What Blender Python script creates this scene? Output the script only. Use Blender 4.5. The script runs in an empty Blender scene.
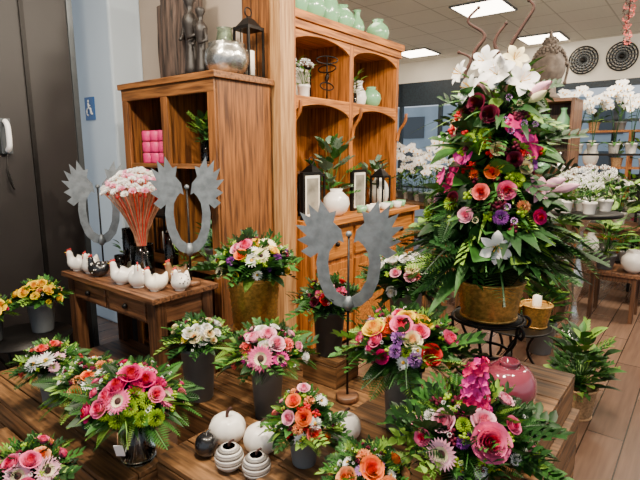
import bpy, math, random
from mathutils import Vector, Matrix, noise
R=random.Random(11)
YAW=math.radians(51.7)
CA,SA=math.cos(YAW),math.sin(YAW)
def W(a,b,z=0): return Vector((CA*a-SA*b,SA*a+CA*b,z))
pi=math.pi
# ---------------- materials ----------------
def lin(h):
    h=h.lstrip('#'); o=[]
    for i in (0,2,4):
        c=int(h[i:i+2],16)/255; o.append(c/12.92 if c<=.04045 else ((c+.055)/1.055)**2.4)
    return o+[1]
MC={}
def mat(name,hx,rough=.5,metal=0,ns=30,na=.25,bump=0,trans=0,emit=0,coat=0,stretch=None,c2=None,det=3,spec=.5):
    if name in MC: return MC[name]
    m=bpy.data.materials.new(name); m.use_nodes=True
    nt=m.node_tree; n=nt.nodes; l=nt.links; p=n['Principled BSDF']
    c=lin(hx)
    tc=n.new('ShaderNodeTexCoord'); mp=n.new('ShaderNodeMapping'); nz=n.new('ShaderNodeTexNoise')
    if stretch: mp.inputs['Scale'].default_value=stretch
    nz.inputs['Scale'].default_value=ns; nz.inputs['Detail'].default_value=det
    l.new(tc.outputs['Object'],mp.inputs[0]); l.new(mp.outputs[0],nz.inputs[0])
    r=n.new('ShaderNodeValToRGB'); e=r.color_ramp.elements
    e[0].position=.35; e[1].position=.65
    if c2: e[0].color=lin(c2); e[1].color=c
    else:
        e[0].color=[x*(1-na) for x in c[:3]]+[1]; e[1].color=[min(1,x*(1+na)) for x in c[:3]]+[1]
    l.new(nz.outputs[0],r.inputs[0]); l.new(r.outputs[0],p.inputs['Base Color'])
    p.inputs['Roughness'].default_value=rough; p.inputs['Metallic'].default_value=metal
    p.inputs['Transmission Weight'].default_value=trans
    p.inputs['Coat Weight'].default_value=coat; p.inputs['Specular IOR Level'].default_value=spec
    if bump:
        b=n.new('ShaderNodeBump'); b.inputs['Strength'].default_value=bump; b.inputs['Distance'].default_value=.01
        l.new(nz.outputs[0],b.inputs['Height']); l.new(b.outputs[0],p.inputs['Normal'])
    if emit:
        p.inputs['Emission Color'].default_value=c; p.inputs['Emission Strength'].default_value=emit
    MC[name]=m; return m
def wood(name,c1,c2,axis=1,rough=.45,ns=5):
    s=[11,11,11]; s[axis]=.7
    return mat(name,c1,rough,ns=ns,c2=c2,stretch=s,bump=.3,det=7)
oakx=wood('oak_x','#95602f','#4c2d15',0); oaky=wood('oak_y','#95602f','#4c2d15',1); oakz=wood('oak_z','#8e5828','#482912',2)
hutx=wood('pine_x','#c87c2e','#7a4518',0); huty=wood('pine_y','#c87c2e','#7a4518',1); hutz=wood('pine_z','#bb6f26','#6f3d13',2)
crx=wood('cratewood_x','#92683f','#442f1c',0); cry=wood('cratewood_y','#92683f','#442f1c',1); crz=wood('cratewood_z','#825a35','#3c2917',2)
postw=wood('post_wood','#b98c5a','#8c6238',2)
tabx=wood('tabwood_x','#84593a','#402818',0); taby=wood('tabwood_y','#84593a','#402818',1); tabz=wood('tabwood_z','#704a2e','#372214',2)
drift=wood('driftwood','#54433a','#1b1410',2,.85,5)
grn_d=mat('leaf_dark','#193c15',.5,ns=14,na=.4,spec=.35); grn_m=mat('leaf_mid','#336423',.5,ns=14,na=.4,spec=.35)
grn_l=mat('leaf_light','#78a03a',.55,ns=14,na=.3,spec=.3); grn_g=mat('leaf_grey','#6f8a72',.55,ns=14,na=.2)
PC=dict(pink='#f06a9e',lpink='#fbb6cc',magenta='#d40f72',white='#fdfaf3',cream='#f9e8b8',
  yellow='#ffd414',orange='#f97c2e',peach='#ffb078',red='#c80c18',purple='#863a96',lilac='#bf86cc',salmon='#f6766e',hotpink='#e6309a',lime='#9aba22',burg='#5e0c2a')
PET={};PETD={}
for k,h in PC.items():
    PET[k]=mat('petal_'+k,h,.6,ns=25,na=.12,spec=.25)
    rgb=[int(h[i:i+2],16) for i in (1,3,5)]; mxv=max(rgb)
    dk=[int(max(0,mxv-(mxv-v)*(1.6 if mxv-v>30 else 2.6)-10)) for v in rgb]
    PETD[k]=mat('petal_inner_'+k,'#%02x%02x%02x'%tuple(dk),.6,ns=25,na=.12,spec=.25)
ycen=mat('stamen_yellow','#d9a520',.7); dcen=mat('dark_centre','#3a1c18',.8); lcen=mat('green_centre','#9aa84a',.8)
potg=mat('pot_grey','#6c7072',.5,ns=8,na=.1); potd=mat('pot_dark','#3b3d40',.5,ns=8,na=.1)
white_c=mat('white_ceramic','#ece7df',.25,ns=6,na=.04,coat=.5); iron=mat('iron_black','#1a1817',.45,.6,ns=40,na=.2)
zinc=mat('zinc_grey','#767d82',.5,.6,ns=22,na=.2,bump=.1)
gold=mat('gold_weave','#c6964a',.35,.7,ns=60,na=.3); wick=mat('wicker','#a5815a',.8,ns=60,na=.35)
silver=mat('silver_metal','#b9b7b0',.25,.95,ns=40,na=.2,bump=.3)
glass=mat('clear_glass','#f2fbf6',.03,trans=1,na=0)
pinkglaze=mat('pink_glaze','#8e3a4c',.1,ns=5,na=.12,coat=1)
celadon=mat('celadon_glaze','#78b082',.2,ns=5,na=.1,coat=.6)
blackc=mat('black_ceramic','#17171a',.25,ns=8,na=.1,coat=.5)
redm=mat('red_paint','#b5201c',.5); straw=mat('dry_straw','#c68e6c',.8,na=.3); twig=mat('twig_brown','#40241c',.8,na=.3)
stone=mat('stone_dark','#51473f',.85,ns=20,na=.3,bump=.4); candle=mat('candle_wax','#f2ead8',.5,na=.03)
dotm=mat('grey_glaze','#8d8780',.3); brn=mat('brown_glaze','#7b5a3c',.4); soil=mat('soil','#2a1c12',.95)
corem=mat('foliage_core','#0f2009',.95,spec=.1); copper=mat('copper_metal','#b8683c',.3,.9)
# ---------------- mesh builder ----------------
class MB:
    def __init__(s): s.v=[];s.f=[];s.m=[];s.sm=[];s.mats=[]
    def mi(s,m):
        if m not in s.mats: s.mats.append(m)
        return s.mats.index(m)
    def raw(s,vs,fs,mt,M=None,smooth=True):
        o=len(s.v)
        s.v+= [M@Vector(v) for v in vs] if M else [Vector(v) for v in vs]
        k=s.mi(mt)
        for f in fs: s.f.append([i+o for i in f]); s.m.append(k); s.sm.append(smooth)
    def add(s,T,M,mts):
        o=len(s.v); s.v+=[M@v for v in T[0]]
        ks=[s.mi(m) for m in mts]
        for f,k in zip(T[1],T[2]): s.f.append([i+o for i in f]); s.m.append(ks[min(k,len(ks)-1)]); s.sm.append(True)
    def box(s,x0,x1,y0,y1,z0,z1,mt,M=None):
        vs=[(x,y,z) for z in (z0,z1) for y in (y0,y1) for x in (x0,x1)]
        s.raw(vs,[(0,2,3,1),(4,5,7,6),(0,1,5,4),(2,6,7,3),(0,4,6,2),(1,3,7,5)],mt,M,False)
    def lathe(s,prof,mt,M=None,seg=28,mod=None,smooth=True):
        vs=[];fs=[]
        for j,(r,z) in enumerate(prof):
            for i in range(seg):
                a=2*pi*i/seg; q=r*(mod(a,z,j) if mod else 1); vs.append((q*math.cos(a),q*math.sin(a),z))
        for j in range(len(prof)-1):
            for i in range(seg):
                k=(i+1)%seg; fs.append((j*seg+i,j*seg+k,(j+1)*seg+k,(j+1)*seg+i))
        fs.append(tuple(range(seg-1,-1,-1))) ; n=(len(prof)-1)*seg; fs.append(tuple(range(n,n+seg)))
        s.raw(vs,fs,mt,M,smooth)
    def tube(s,path,rad,mt,seg=8,M=None):
        P=[Vector(p) for p in path]; n=len(P)
        if not isinstance(rad,(list,tuple)): rad=[rad]*n
        vs=[];fs=[]; t=(P[1]-P[0]).normalized(); x=t.orthogonal().normalized()
        for i in range(n):
            t=(P[min(i+1,n-1)]-P[max(i-1,0)]).normalized()
            x=(x-t*x.dot(t)); x=x.normalized() if x.length>1e-6 else t.orthogonal().normalized()
            y=t.cross(x)
            for k in range(seg):
                a=2*pi*k/seg; vs.append(P[i]+(x*math.cos(a)+y*math.sin(a))*rad[i])
        for i in range(n-1):
            for k in range(seg):
                q=(k+1)%seg; fs.append((i*seg+k,i*seg+q,(i+1)*seg+q,(i+1)*seg+k))
        fs.append(tuple(range(seg-1,-1,-1))); fs.append(tuple(range((n-1)*seg,n*seg)))
        s.raw(vs,fs,mt,M)
    def ball(s,c,r,mt,seg=12,M=None,sc=(1,1,1),dis=0):
        vs=[];fs=[];rg=max(4,seg//2)
        for j in range(rg+1):
            th=pi*j/rg
            for i in range(seg):
                a=2*pi*i/seg; d=Vector((math.sin(th)*math.cos(a),math.sin(th)*math.sin(a),math.cos(th)))
                q=r*(1+(dis*noise.noise(d*2.5+Vector(c)*3) if dis else 0))
                vs.append((c[0]+d.x*q*sc[0],c[1]+d.y*q*sc[1],c[2]+d.z*q*sc[2]))
        for j in range(rg):
            for i in range(seg):
                k=(i+1)%seg; fs.append((j*seg+i,(j+1)*seg+i,(j+1)*seg+k,j*seg+k))
        s.raw(vs,fs,mt,M)
def smooth_path(P,n=5):
    P=[Vector(p) for p in P]; out=[]
    for i in range(len(P)-1):
        p0=P[max(i-1,0)];p1=P[i];p2=P[i+1];p3=P[min(i+2,len(P)-1)]
        for k in range(n):
            t=k/n; out.append(.5*((2*p1)+(p2-p0)*t+(2*p0-5*p1+4*p2-p3)*t*t+(3*p1-p0-3*p2+p3)*t**3))
    out.append(P[-1]); return out
def T3(x,y,z): return Matrix.Translation((x,y,z))
def obj(mb,name,ab=False,bevel=0,shell=False):
    xs=[v.x for v in mb.v];ys=[v.y for v in mb.v];zs=[v.z for v in mb.v]
    c=Vector(((min(xs)+max(xs))/2,(min(ys)+max(ys))/2,min(zs)))
    me=bpy.data.meshes.new(name); me.from_pydata([v-c for v in mb.v],[],mb.f)
    for m in mb.mats: me.materials.append(m)
    me.polygons.foreach_set('material_index',mb.m); me.polygons.foreach_set('use_smooth',mb.sm); me.update()
    o=bpy.data.objects.new(name,me); bpy.context.collection.objects.link(o)
    if ab: o.location=W(c.x,c.y,c.z); o.rotation_euler=(0,0,YAW)
    else: o.location=c
    if bevel:
        b=o.modifiers.new('bevel','BEVEL'); b.width=bevel; b.segments=2; b.limit_method='ANGLE'; b.angle_limit=.9
    return o
# ---------------- flower templates ----------------
def grid(fn,nu,nv):
    vs=[Vector(fn(-1+2*i/nu,j/nv)) for j in range(nv+1) for i in range(nu+1)]
    fs=[(j*(nu+1)+i,j*(nu+1)+i+1,(j+1)*(nu+1)+i+1,(j+1)*(nu+1)+i) for j in range(nv) for i in range(nu)]
    return vs,fs
def join(parts):
    V=[];F=[];K=[]
    for vs,fs,k in parts:
        o=len(V); V+=vs; F+=[[i+o for i in f] for f in fs]; K+=[k]*len(fs)
    return V,F,K
def wprof(t,w,tip=.5): return w*max(0.02,math.sin(pi*min(1,max(0,t))**tip*.999)) 
def petal(L,w,rise,cup,p=.8,z0=0,nu=2,nv=4,r0=0):
    def fn(s,t):
        ww=wprof(.06+.93*t,w,p); return (s*ww,r0+L*t,z0+rise*t*t+cup*abs(s)*ww)
    return grid(fn,nu,nv)
def rot(vs,ang,tilt=0):
    M=Matrix.Rotation(ang,3,'Z')@Matrix.Rotation(tilt,3,'X'); return [M@v for v in vs]
def t_rose():
    P=[]
    for k,(n,Rr,H,fl) in enumerate([(2,.10,.72,0),(3,.20,.76,.01),(3,.32,.76,.03),(4,.45,.72,.07),(5,.6,.62,.13),(6,.76,.48,.22)]):
        for i in range(n):
            ph=2*pi*i/n+k*.95; D=pi/n*1.3
            def fn(s,t,ph=ph,D=D):
                a=ph+s*D; r=Rr*(.35+.65*t**.5)+fl*t**3-.06*abs(s)*t+.03*s
                return (r*math.cos(a),r*math.sin(a),-.25+(H+.25)*t*(1-.16*s*s)-fl*.4*t**4)
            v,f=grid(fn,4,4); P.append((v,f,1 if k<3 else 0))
    return join(P)
def t_gerb(n=22):
    P=[]
    for lay,(L,w,ri) in enumerate([(1,.11,.10),(.84,.10,.24),(.5,.06,.2)]):
        for i in range(n):
            v,f=petal(L-.2,w,ri,.25,p=1.3,r0=.2,nv=3); P.append((rot(v,2*pi*(i+.5*lay)/n+.05*math.sin(i*7)),f,1 if lay==2 else 0))
    def dome(s,t): 
        a=s*pi; r=.24*math.sin(t*pi/2); return (r*math.cos(a),r*math.sin(a),.08+.1*math.cos(t*pi/2))
    v,f=grid(dome,12,4); P.append((v,f,2)); return join(P)
def t_ball(n,L,w,rf=.45,zm=-.3,cup=.5,wav=0):
    P=[]
    for i in range(n):
        z=1-(1-zm)*(i+.5)/n; a=i*2.39996; rr=math.sqrt(max(0,1-z*z)); d=Vector((rr*math.cos(a),rr*math.sin(a),z*.8))
        v,f=petal(L,w,.12,cup,p=1.2,nu=2,nv=2)
        q=d.to_track_quat('Y','Z').to_matrix()@Matrix.Rotation(R.uniform(-1,1)*wav,3,'Y')
        P.append(([q@x+d*rf for x in v],f,0))
    return join(P)
def t_lily():
    P=[]
    for i in range(6):
        w=.27 if i%2 else .2
        def fn(s,t,w=w):
            ww=wprof(.04+.95*t,w,.95); return (s*ww,.05+.9*t*(1-.12*t*t),.8*t*(1-.72*t)+.1*abs(s)*ww*2)
        v,f=grid(fn,2,6); P.append((rot(v,i*pi/3),f,0))
    for i in range(5):
        a=i*1.256; v=[Vector((0,0,0)),Vector((.02,0,0)),Vector((.22*math.cos(a)+.02,.22*math.sin(a),.6)),Vector((.22*math.cos(a)-.03,.22*math.sin(a)+.03,.62))]
        P.append((v,[(0,1,2,3)],1))
    return join(P)
def t_bud():
    def fn(s,t): a=s*pi; r=.17*math.sin(pi*min(.98,t)**1.1)+.02; return (r*math.cos(a),r*math.sin(a),t*1.1)
    v,f=grid(fn,8,6); return join([(v,f,0)])
def t_orch():
    P=[]
    for i,(L,w) in enumerate([(.85,.3),(1,.48),(.8,.3),(.8,.3),(1,.48)]):
        v,f=petal(L,w,.08,-.1,p=.95,nv=4); P.append((rot(v,i*2*pi/5),f,0))
    v,f=petal(.45,.2,.3,.6,p=1); P.append((rot(v,pi),f,1)); return join(P)
def t_berry():
    P=[]
    for k in range(5):
        c=Vector((0,0,0)) if k==0 else Vector((1.7*math.cos(k*1.57),1.7*math.sin(k*1.57),-.5+.4*(k%2)))
        def fn(s,t): a=s*pi; return (c.x+math.sin(pi*t)*math.cos(a),c.y+math.sin(pi*t)*math.sin(a),c.z+1.2*math.cos(pi*t))
        v,f=grid(fn,8,5); P.append((v,f,0))
    return join(P)
def t_stock():
    P=[]
    for i in range(34):
        t=i/34; a=i*2.4; r=.36*(1-.7*t); c=Vector((r*math.cos(a)*R.uniform(.8,1.1),r*math.sin(a)*R.uniform(.8,1.1),-.2+2.1*t))
        q0=Vector((math.cos(a)+R.uniform(-.3,.3),math.sin(a)+R.uniform(-.3,.3),R.uniform(.1,.9))).to_track_quat('Z','Y').to_matrix()
        for k in range(5):
            v,f=petal(.26*(1-.45*t),.13,.1 if k%2 else .0,.35,p=.9,nv=2)
            q=q0@Matrix.Rotation(k*pi/2.5,3,'Z'); P.append(([q@x+c for x in v],f,0 if (i%3) else 1))
    return join(P)
FT=dict(rose=t_rose(),gerb=t_gerb(),daisy=t_gerb(14),mum=t_ball(70,.55,.12,.45),carn=t_ball(60,.48,.2,.42,-.2,.1,1.2),lily=t_lily(),bud=t_bud(),orch=t_orch(),berry=t_berry(),stock=t_stock(),
  tuft=t_ball(24,.35,.2,.6,-.6,.2,1))
def t_leaf(w=.22,droop=.25,p=.85,nv=6,fold=.35):
    def fn(s,t): ww=wprof(.02+.97*t,w,p); return (s*ww,t*(1-.1*droop*t),-droop*t*t+fold*abs(s)*ww)
    v,f=grid(fn,2,nv); return join([(v,f,0)])
def t_fern(n=15,droop=.35,w=.3):
    P=[]
    def z(t): return -droop*t*t
    v,f=grid(lambda s,t:(s*.012,t,z(t)),1,8); P.append((v,f,0))
    for i in range(n):
        t=.12+.86*i/n; L=w*math.sin(pi*(.18+.8*(t**.8)))+.03
        for s in (-1,1):
            d=Vector((s*math.cos(.5),math.sin(.5),-.1)); o=Vector((0,t,z(t))); nrm=Vector((-d.y*s,abs(d.x),0))*.5*(.9/n)
            m=o+d*L*.45
            P.append(([o,m-nrm*1.1,o+d*L,m+nrm*1.1+Vector((0,0,.012))],[(0,1,2,3)],0))
    return join(P)
def t_fan():
    P=[]
    for i in range(9):
        a=(i-4)*.33; L=1-.05*abs(i-4)**1.4
        v,f=petal(L*.75,.085,-.25,.2,p=.9,nv=4); M=Matrix.Rotation(-a,3,'Z'); P.append(([M@x+Vector((0,.25,0)) for x in v],f,0))
    return join(P)
def t_sprig():
    P=[];lf=t_leaf(.28,.1,.9,3)
    for i in range(9):
        t=.15+.85*i/9; M=T3(0,t,-.2*t*t)@Matrix.Rotation((-1)**i*1.0*(1-.4*t),4,'Z')@Matrix.Rotation(.2,4,'X')@Matrix.Scale(.34,4)
        P.append(([M@v for v in lf[0]],lf[1],0))
    v,f=grid(lambda s,t:(s*.01,t,-.2*t*t),1,4); P.append((v,f,0)); return join(P)
LT=dict(leaf=t_leaf(),round=t_leaf(.34,.15,.9),blade=t_leaf(.035,.5,.7,8,.2),long=t_leaf(.1,.35,.8,7),fern=t_fern(),palm=t_fern(18,.5,.4),fan=t_fan(),strap=t_leaf(.13,.6,.7,7,.4),sprig=t_sprig())
def putF(mb,kind,p,d,size,mts,spin=None):
    q=Vector(d).normalized().to_track_quat('Z','Y').to_matrix().to_4x4()
    mb.add(FT[kind],Matrix.Translation(p)@q@Matrix.Rotation(R.random()*6 if spin is None else spin,4,'Z')@Matrix.Scale(size,4),mts)
def putL(mb,kind,p,d,size,mt,roll=0):
    q=Vector(d).normalized().to_track_quat('Y','Z').to_matrix().to_4x4()
    mb.add(LT[kind],Matrix.Translation(p)@q@Matrix.Rotation(roll,4,'Y')@Matrix.Scale(size,4),[mt])
CEN=dict(gerb=lambda c:[PET[c],PET['cream'] if c!='white' else PET['lpink'],dcen],daisy=lambda c:[PET[c],PET[c],ycen if c=='white' else lcen])
def fm(kind,col):
    if kind in CEN: return CEN[kind](col)
    if kind=='lily': return [PET[col],ycen]
    if kind=='orch': return [PET[col],PET['magenta'] if col!='white' else ycen]
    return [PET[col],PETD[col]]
# ---------------- pots ----------------
def weave(mb,r0,r1,z0,z1,mt,M):
    n=16
    mb.lathe([(r0*.9,z0)]+[(r0+(r1-r0)*j/n,z0+(z1-z0)*j/n) for j in range(n+1)]+[(r1*.85,z1-.01)],mt,M,seg=64,mod=lambda a,z,j:1+.045*math.sin(a*16+(pi if j%2 else 0)))
    for z,r in ((z0+.005,r0),(z1,r1)):
        mb.tube([(r*1.02*math.cos(k*pi/16),r*1.02*math.sin(k*pi/16),z) for k in range(33)],.008,mt,6,M)
def pot(mb,kind,x,y,z0,z1,r):
    M=T3(x,y,0); h=z1-z0
    if kind in('grey','dark','white','cream'):
        m={'grey':potg,'dark':potd,'white':white_c,'cream':candle}[kind]
        mb.lathe([(r*.72,z0),(r*.76,z0+.005),(r*.97,z1-.02),(r*1.03,z1-.018),(r*1.03,z1),(r*.95,z1),(r*.92,z1-.03)],m,M)
    elif kind=='glass':
        mb.lathe([(r*.8,z0),(r*.85,z0+.01),(r*.9,z1),(r*.86,z1),(r*.8,z0+.02)],glass,M)
        for k in range(12):
            a=k*.52; mb.tube([(r*.5*math.cos(a),r*.5*math.sin(a),z0+.02),(-r*.3*math.cos(a),-r*.3*math.sin(a),z1+.02)],.004,grn_m,5,M)
    elif kind=='gold': weave(mb,r*.82,r,z0,z1,gold,M)
    elif kind=='wicker': weave(mb,r*.8,r,z0,z1,wick,M)
    mb.lathe([(.001,z1-.032),(r*.9,z1-.03)],soil,M) if kind!='glass' else None
# ---------------- bouquet ----------------
def bouquet(name,X,Y,Z,r,zb,potk,pr,flowers,n=90,kinds=('leaf','fern','sprig'),mats=None,e=32,extra=None,hz=.8,fill=16,fsz=(.5,.9)):
    mb=MB(); mats=mats or [grn_d,grn_d,grn_m,grn_m,grn_l]
    ztop=Z-r*.22
    pot(mb,potk,X,Y,zb,max(zb+.06,ztop),pr)
    C=Vector((X,Y,Z-.06*r)); ph=math.atan2(X,Y)
    right=Vector((math.cos(ph),-math.sin(ph),0)); back=Vector((math.sin(ph),math.cos(ph),0)); E=math.radians(e)
    fr=-back*math.cos(E)+Vector((0,0,math.sin(E))); up=back*math.sin(E)+Vector((0,0,math.cos(E)))
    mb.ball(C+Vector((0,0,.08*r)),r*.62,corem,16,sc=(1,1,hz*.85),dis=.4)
    placed=[]
    def put(kind,m,d,size):
        if d.z<-.12: d=Vector((d.x,d.y,-.12)).normalized()
        p=C+Vector((d.x,d.y,d.z*hz))*r*R.uniform(.82,.96)
        dn=(d+Vector((R.uniform(-.3,.3),R.uniform(-.3,.3),.12)))
        if kind=='stock': dn=Vector((d.x*.3,d.y*.3,1)); p=C+d*r*.6
        putF(mb,kind,p,dn,size*R.uniform(.9,1.1),m); placed.append((p,size))
        mb.tube([C,p],.003,grn_m,4)
    for kind,col,size,pts in flowers:
        for u,v in pts:
            d=(right*u+up*v+fr*math.sqrt(max(.02,1-u*u-v*v))).normalized(); put(kind,fm(kind,col),d,size)
    pool=[f for f in flowers if f[0] not in('stock','berry')]; cnt=0
    for _ in range(500):
        if cnt>=fill: break
        kind,col,size,_p=R.choice(pool); s=size*R.uniform(*fsz)
        z=R.uniform(-.05,1); az=R.uniform(0,6.283); q=math.sqrt(max(0,1-z*z)); d=Vector((q*math.cos(az),q*math.sin(az),z))
        p=C+Vector((d.x,d.y,d.z*hz))*r*.88
        if all((p-pp).length>.8*(s+ss) for pp,ss in placed): put(kind,fm(kind,col),d,s); cnt+=1
    n2=int(n*1.7)
    for i in range(n2):
        t=(i+.5)/n2; el=math.asin(1-t*1.16); az=i*2.39996+R.uniform(-.2,.2)
        d=Vector((math.cos(az)*math.cos(el),math.sin(az)*math.cos(el),math.sin(el)))
        k=R.choice(kinds); low=el<.35
        L=r*(R.uniform(.36,.7) if low else R.uniform(.26,.44))
        if k in('fern','palm','blade','sprig'): L*=1.25
        dd=(d+Vector((R.uniform(-.5,.5),R.uniform(-.5,.5),R.uniform(-.1,.4)))).normalized()
        putL(mb,k,C+Vector((d.x,d.y,d.z*hz))*r*.58,dd,L,R.choice(mats),R.uniform(-.7,.7))
    for i in range(int(n*.5)):
        az=R.uniform(0,6.28); el=R.uniform(.0,1.4); d=Vector((math.cos(az)*math.cos(el),math.sin(az)*math.cos(el),math.sin(el)*hz))
        if i%3==0: putF(mb,'berry',C+d*r*.92,d,r*.03,[PET['lime'] if i%6 else PET['burg']])
        else: putF(mb,'tuft',C+d*r*R.uniform(.85,1.02),d,r*R.uniform(.03,.05),[extra or PET['white']])
    return obj(mb,name)
# ---------------- room shell ----------------
def brickmat(name,c1,c2,cm,bw,rh,mortar,rough,rz=0,offs=.5,nzm=.5):
    m=bpy.data.materials.new(name); m.use_nodes=True; nt=m.node_tree;n=nt.nodes;l=nt.links;p=n['Principled BSDF']
    tc=n.new('ShaderNodeTexCoord');mp=n.new('ShaderNodeMapping');b=n.new('ShaderNodeTexBrick'); b.offset=offs
    b.inputs['Color1'].default_value=lin(c1);b.inputs['Color2'].default_value=lin(c2);b.inputs['Mortar'].default_value=lin(cm)
    b.inputs['Scale'].default_value=1;b.inputs['Mortar Size'].default_value=mortar;b.inputs['Brick Width'].default_value=bw;b.inputs['Row Height'].default_value=rh
    mp.inputs['Rotation'].default_value=(0,0,rz)
    l.new(tc.outputs['Object'],mp.inputs[0]);l.new(mp.outputs[0],b.inputs[0])
    nz=n.new('ShaderNodeTexNoise');nz.inputs['Scale'].default_value=3;mp2=n.new('ShaderNodeMapping');mp2.inputs['Scale'].default_value=(1,14,1)
    l.new(tc.outputs['Object'],mp2.inputs[0]);l.new(mp2.outputs[0],nz.inputs[0])
    mx=n.new('ShaderNodeMix');mx.data_type='RGBA';mx.blend_type='MULTIPLY';mx.inputs[0].default_value=nzm
    l.new(b.outputs[0],mx.inputs[6]);l.new(nz.outputs[0],mx.inputs[7]);l.new(mx.outputs[2],p.inputs['Base Color'])
    p.inputs['Roughness'].default_value=rough; return m
floorm=brickmat('laminate','#8a6c58','#6d5344','#382a22',1.2,.19,.004,.26)
ceilm=brickmat('ceiling_tile','#fbf6ea','#f8f2e6','#d5d0c4',.6,.6,.01,.9,offs=0,nzm=.08)
wallw=mat('wall_white','#ece7dc',.9,ns=3,na=.03); walld=mat('wall_dark','#1f1b1a',.5,ns=6,na=.1); wallb=mat('wall_bluegrey','#bccbd8',.6,ns=2,na=.03); wallbe=mat('wall_beige','#a8998a',.8,ns=2,na=.05)
navy=mat('navy_frame','#22303c',.5); alu=mat('aluminium','#5c6266',.4,.7,na=.04)
def bx(name,a0,a1,b0,b1,z0,z1,m,bevel=0):
    mb=MB(); mb.box(a0,a1,b0,b1,z0,z1,m); return obj(mb,name,True,bevel)
bx('floor',-2,9.3,-5,6.2,-.1,0,floorm)
bx('ceiling',-2,9.3,-5,6.2,3.4,3.5,ceilm)
mb=MB()
mb.box(9.2,9.3,-5,6.2,3.0,3.4,wallw); mb.box(9.2,9.3,-5,2.2,2.75,3.0,wallw)
mb.box(9.2,9.3,2.2,2.55,0,3.0,wallw); mb.box(9.2,9.3,-5,-1.5,0,3.0,wallw); mb.box(9.2,9.3,-1.5,2.2,0,1.2,wallw)
mb.box(9.2,9.3,6.0,6.2,0,3.0,wallw); obj(mb,'wall_back',True)
for nm,b0,b1,z0,z1,k in (('window_1',2.55,6.0,0,3.0,4),('window_2',-1.5,2.2,1.2,2.75,4)):
    mb=MB()
    for i in range(k+1):
        y=b0+(b1-b0)*i/k; mb.box(9.19,9.27,max(b0,y-.035),min(b1,y+.035),z0,z1,navy)
    mb.box(9.19,9.27,b0,b1,z1-(.45 if k==4 and z0==0 else .1),z1,navy); mb.box(9.19,9.27,b0,b1,z0,z0+.08,navy); mb.box(9.19,9.27,b0,b1,z0+.9,z0+.94,navy)
    obj(mb,nm,True)
bx('wall_left',2.6,9.2,6.1,6.2,0,3.4,wallw)
bx('wall_partition',2.6,2.7,2.75,6.1,0,3.4,wallbe)
mb=MB(); mb.box(-1,1.92,3.9,4.1,0,3.4,walld); mb.box(.9,.93,3.88,3.9,0,3.4,alu); mb.box(1.55,1.58,3.885,3.9,0,3.4,iron); mb.box(1.88,1.92,3.885,3.9,0,3.4,alu); obj(mb,'wall_entrance',True)
mb=MB(); mb.box(2.3,2.6,4.05,4.85,0,3.4,wallb); obj(mb,'wall_column',True,.02)
bx('baseboard_partition',2.585,2.6,2.75,4.05,0,.1,potg)
mb=MB(); mb.box(2.56,2.70,2.36,2.46,0,3.4,postw); mb.box(2.58,2.62,2.46,2.75,0,3.4,oakz); mb.box(2.70,2.74,2.38,2.44,0,3.4,hutz); obj(mb,'wood_post',True,.004)
blue=mat('sign_blue','#17508c',.4,na=.02); wht=mat('sign_white','#f4f4f4',.5,na=.02)
mb=MB(); mb.box(2.29,2.3,4.38,4.54,1.90,2.10,blue); M=T3(2.287,4.47,1.98)
mb.tube([(0,.035*math.cos(k*pi/10-1.2),.035*math.sin(k*pi/10-1.2)-.01) for k in range(16)],.006,wht,6,M)
mb.ball((0,.0,.085),.014,wht,8,M,(.3,1,1)); mb.tube([(0,.0,.068),(0,-.005,.025),(0,-.035,.02),(0,-.05,-.03),(0,-.065,-.028)],.008,wht,6,M); mb.tube([(0,0,.048),(0,-.03,.045)],.006,wht,6,M); obj(mb,'blue_wheelchair_sign',True)
mb=MB(); mb.box(1.34,1.41,3.86,3.9,1.6,1.84,alu); mb.tube(smooth_path([(1.37,3.84,1.62),(1.37,3.8,1.66),(1.37,3.8,1.78),(1.37,3.84,1.82)]),.018,wht,8); mb.tube(smooth_path([(1.37,3.85,1.6),(1.35,3.83,1.45),(1.39,3.85,1.35),(1.37,3.88,1.5)]),.005,iron,6); obj(mb,'wall_intercom_phone',True,.004)
gm=mat('asphalt','#8a8d90',.9); fac=mat('facade','#b4c4cf',.8,ns=1,na=.1)
bx('ground',9.4,40,-25,30,-.2,-.12,gm)
mb=MB(); mb.box(24,30,-20,26,-.15,4,fac)
for i in range(14):
    for z in (.6,2.4): mb.box(23.95,24,-18+i*3,-16.8+i*3,z,z+1.1,alu)
obj(mb,'building_facade',True)
em=mat('light_panel','#ffecd2',.5,na=0,emit=15)
for i,(a,b) in enumerate([(6.4,2.45),(8.6,2.3),(6.4,.2),(4.0,.2),(4.0,2.8),(1.6,.6),(1.6,2.6),(8.6,0),(8.4,4.4),(6.4,4.6)]):
    mb=MB(); mb.box(a-.3,a+.3,b-.3,b+.3,3.385,3.4,em); mb.box(a-.32,a+.32,b-.32,b-.3,3.38,3.4,alu);mb.box(a-.32,a+.32,b+.3,b+.32,3.38,3.4,alu);mb.box(a-.32,a-.3,b-.3,b+.3,3.38,3.4,alu);mb.box(a+.3,a+.32,b-.3,b+.3,3.38,3.4,alu)
    obj(mb,'ceiling_light_panel',True)
for b in (1.81,1.27):
    mb=MB(); M=T3(9.17,b,3.09)@Matrix.Rotation(-pi/2,4,'Y')
    for k in range(5): 
        r=.05+.04*k; mb.tube([(r*math.cos(j*pi/16),r*math.sin(j*pi/16),0) for j in range(33)],.012,iron,6,M)
    for j in range(16):
        a=j*pi/8; mb.tube([(.03*math.cos(a),.03*math.sin(a),0),(.14*math.cos(a+.15),.14*math.sin(a+.15),0),(.21*math.cos(a),.21*math.sin(a),0)],.012,zinc,6,M)
    mb.lathe([(.04,-.01),(.04,.02)],iron,M,16); obj(mb,'wall_medallion',True)
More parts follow.
